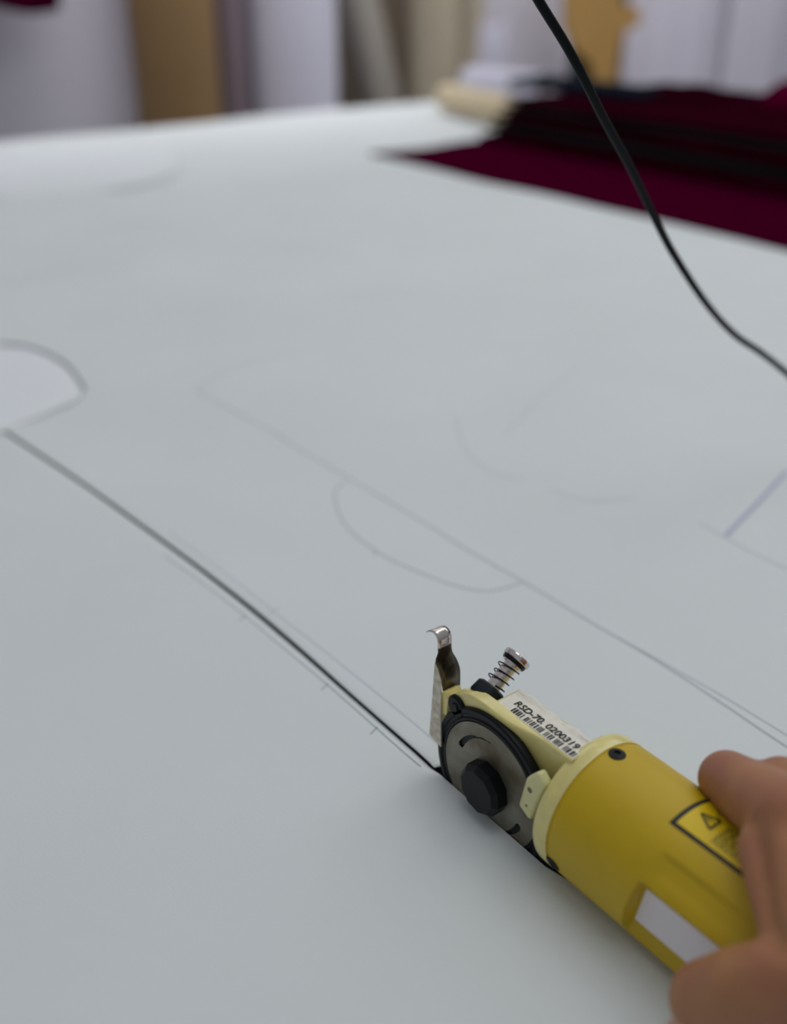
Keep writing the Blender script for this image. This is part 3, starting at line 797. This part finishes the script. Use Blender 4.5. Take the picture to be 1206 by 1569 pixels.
def drape(name, y0, y1, x, z0, z1, amp, wl, m, label, hem=0.0):
    bm = bmesh.new()
    def f(a, b):
        z = z0+(z1-z0)*a; y = y0+(y1-y0)*b
        dx = amp*(math.sin(y*2*PI/wl+1.3*math.sin(y*3))+0.4*math.sin(y*2*PI/wl*2.3+1))*(1.15-0.3*a)
        if hem: z -= hem*math.sin(b*PI*3)*(1-a)
        return Vector((x+dx, y, z))
    grid(bm, 14, 160, f)
    o = obj(name, bm, m, auto=80); so = o.modifiers.new('t', 'SOLIDIFY'); so.thickness = 0.004
    tag(o, label, 'cloth'); return o
drape('hanging_cloth', 2.90, 3.42, -2.50, -0.86, 1.4, 0.020, 0.30, 'drape', 'white hanging cloth in folds, right of the tan card')
drape('hanging_cloth', 3.37, 5.4, -2.40, -0.86, 1.4, 0.035, 0.34, 'drape', 'lavender-white hanging cloth at the top right corner')
drape('hanging_cloth', -1.2, 1.05, -2.56, -0.86, 1.4, 0.008, 0.9, 'drape_l', 'pale grey cloth hanging at the left beside the brown roll')
drape('hanging_cloth', 0.45, 0.80, -2.40, 0.178, 1.0, 0.010, 0.2, 'magenta', 'wine red cloth whose hem just shows at the top left corner', hem=0.01)
drape('hanging_cloth', 2.27, 2.98, -2.62, -0.86, 1.4, 0.010, 0.5, 'drape', 'white cloth added to brighten the wall between the beige rolls and the tan card')  # pale sheet added so this stretch of wall looks brighter

# ------------------------------------------------------------------ light
w = bpy.data.worlds.new('World'); scene.world = w; w.use_nodes = True
nt = w.node_tree; bg = nt.nodes['Background']; bg.inputs[1].default_value = 1.0
tc = nt.nodes.new('ShaderNodeTexCoord'); sx = nt.nodes.new('ShaderNodeSeparateXYZ'); rp = nt.nodes.new('ShaderNodeValToRGB')
nt.links.new(tc.outputs['Generated'], sx.inputs[0]); nt.links.new(sx.outputs['Z'], rp.inputs['Fac']); nt.links.new(rp.outputs['Color'], bg.inputs['Color'])
rp.color_ramp.elements[0].position = 0.0; rp.color_ramp.elements[0].color = (0.20, 0.20, 0.205, 1)
rp.color_ramp.elements[1].position = 0.75; rp.color_ramp.elements[1].color = (0.36, 0.385, 0.41, 1)
def area(name, locp, target, sx, sy, power, colr, spread=180):
    l = bpy.data.lights.new(name, 'AREA'); l.shape = 'RECTANGLE'; l.size = sx; l.size_y = sy; l.energy = power; l.color = colr; l.spread = math.radians(spread)
    o = bpy.data.objects.new(name, l); C.objects.link(o); o.location = locp
    o.rotation_euler = (Vector(target)-Vector(locp)).to_track_quat('-Z', 'Y').to_euler(); return o
area('window_light', (-0.6, 4.4, 2.3), (0, 0.2, 0), 3.0, 2.0, 28, (0.95, 0.98, 1.0))
for X_, Y_ in ((-1.6, 0.9), (-0.3, 1.7), (0.2, 0.4)):
    area('ceiling_and_fill_light', (X_, Y_, 1.95), (X_, Y_, 0), 0.8, 1.6, 8.6, (1.0, 0.98, 0.94))
area('ceiling_and_fill_light', (-1.85, 1.9, 1.9), (-2.6, 1.9, 0.3), 3.8, 0.5, 28, (0.98, 0.97, 1.0), 95)  # unseen fill added to brighten the back wall

# ------------------------------------------------------------------ camera
cam = bpy.data.cameras.new('Camera'); co = bpy.data.objects.new('Camera', cam); C.objects.link(co)
co.location = (0.23987, -0.20543, 0.285)
th = math.radians(28); fh = Vector((-0.79887, 0.60150, 0)).normalized()
fwd = fh*math.cos(th)+Vector((0,0,-1))*math.sin(th); up = fh*math.sin(th)+Vector((0,0,1))*math.cos(th); rt = fwd.cross(up)
m3 = Matrix((rt, up, -fwd)).transposed(); co.rotation_euler = m3.to_euler()
cam.sensor_fit = 'VERTICAL'; cam.sensor_height = 36; cam.sensor_width = 36; cam.lens = 1600/1569*36
cam.clip_start = 0.01; cam.clip_end = 50
cam.dof.use_dof = True; cam.dof.focus_distance = 0.385; cam.dof.aperture_fstop = 4.1
scene.camera = co
scene.view_settings.view_transform = 'Standard'; scene.view_settings.look = 'None'
scene.view_settings.gamma = 1; scene.view_settings.exposure = -0.33; scene.view_settings.use_curve_mapping = False
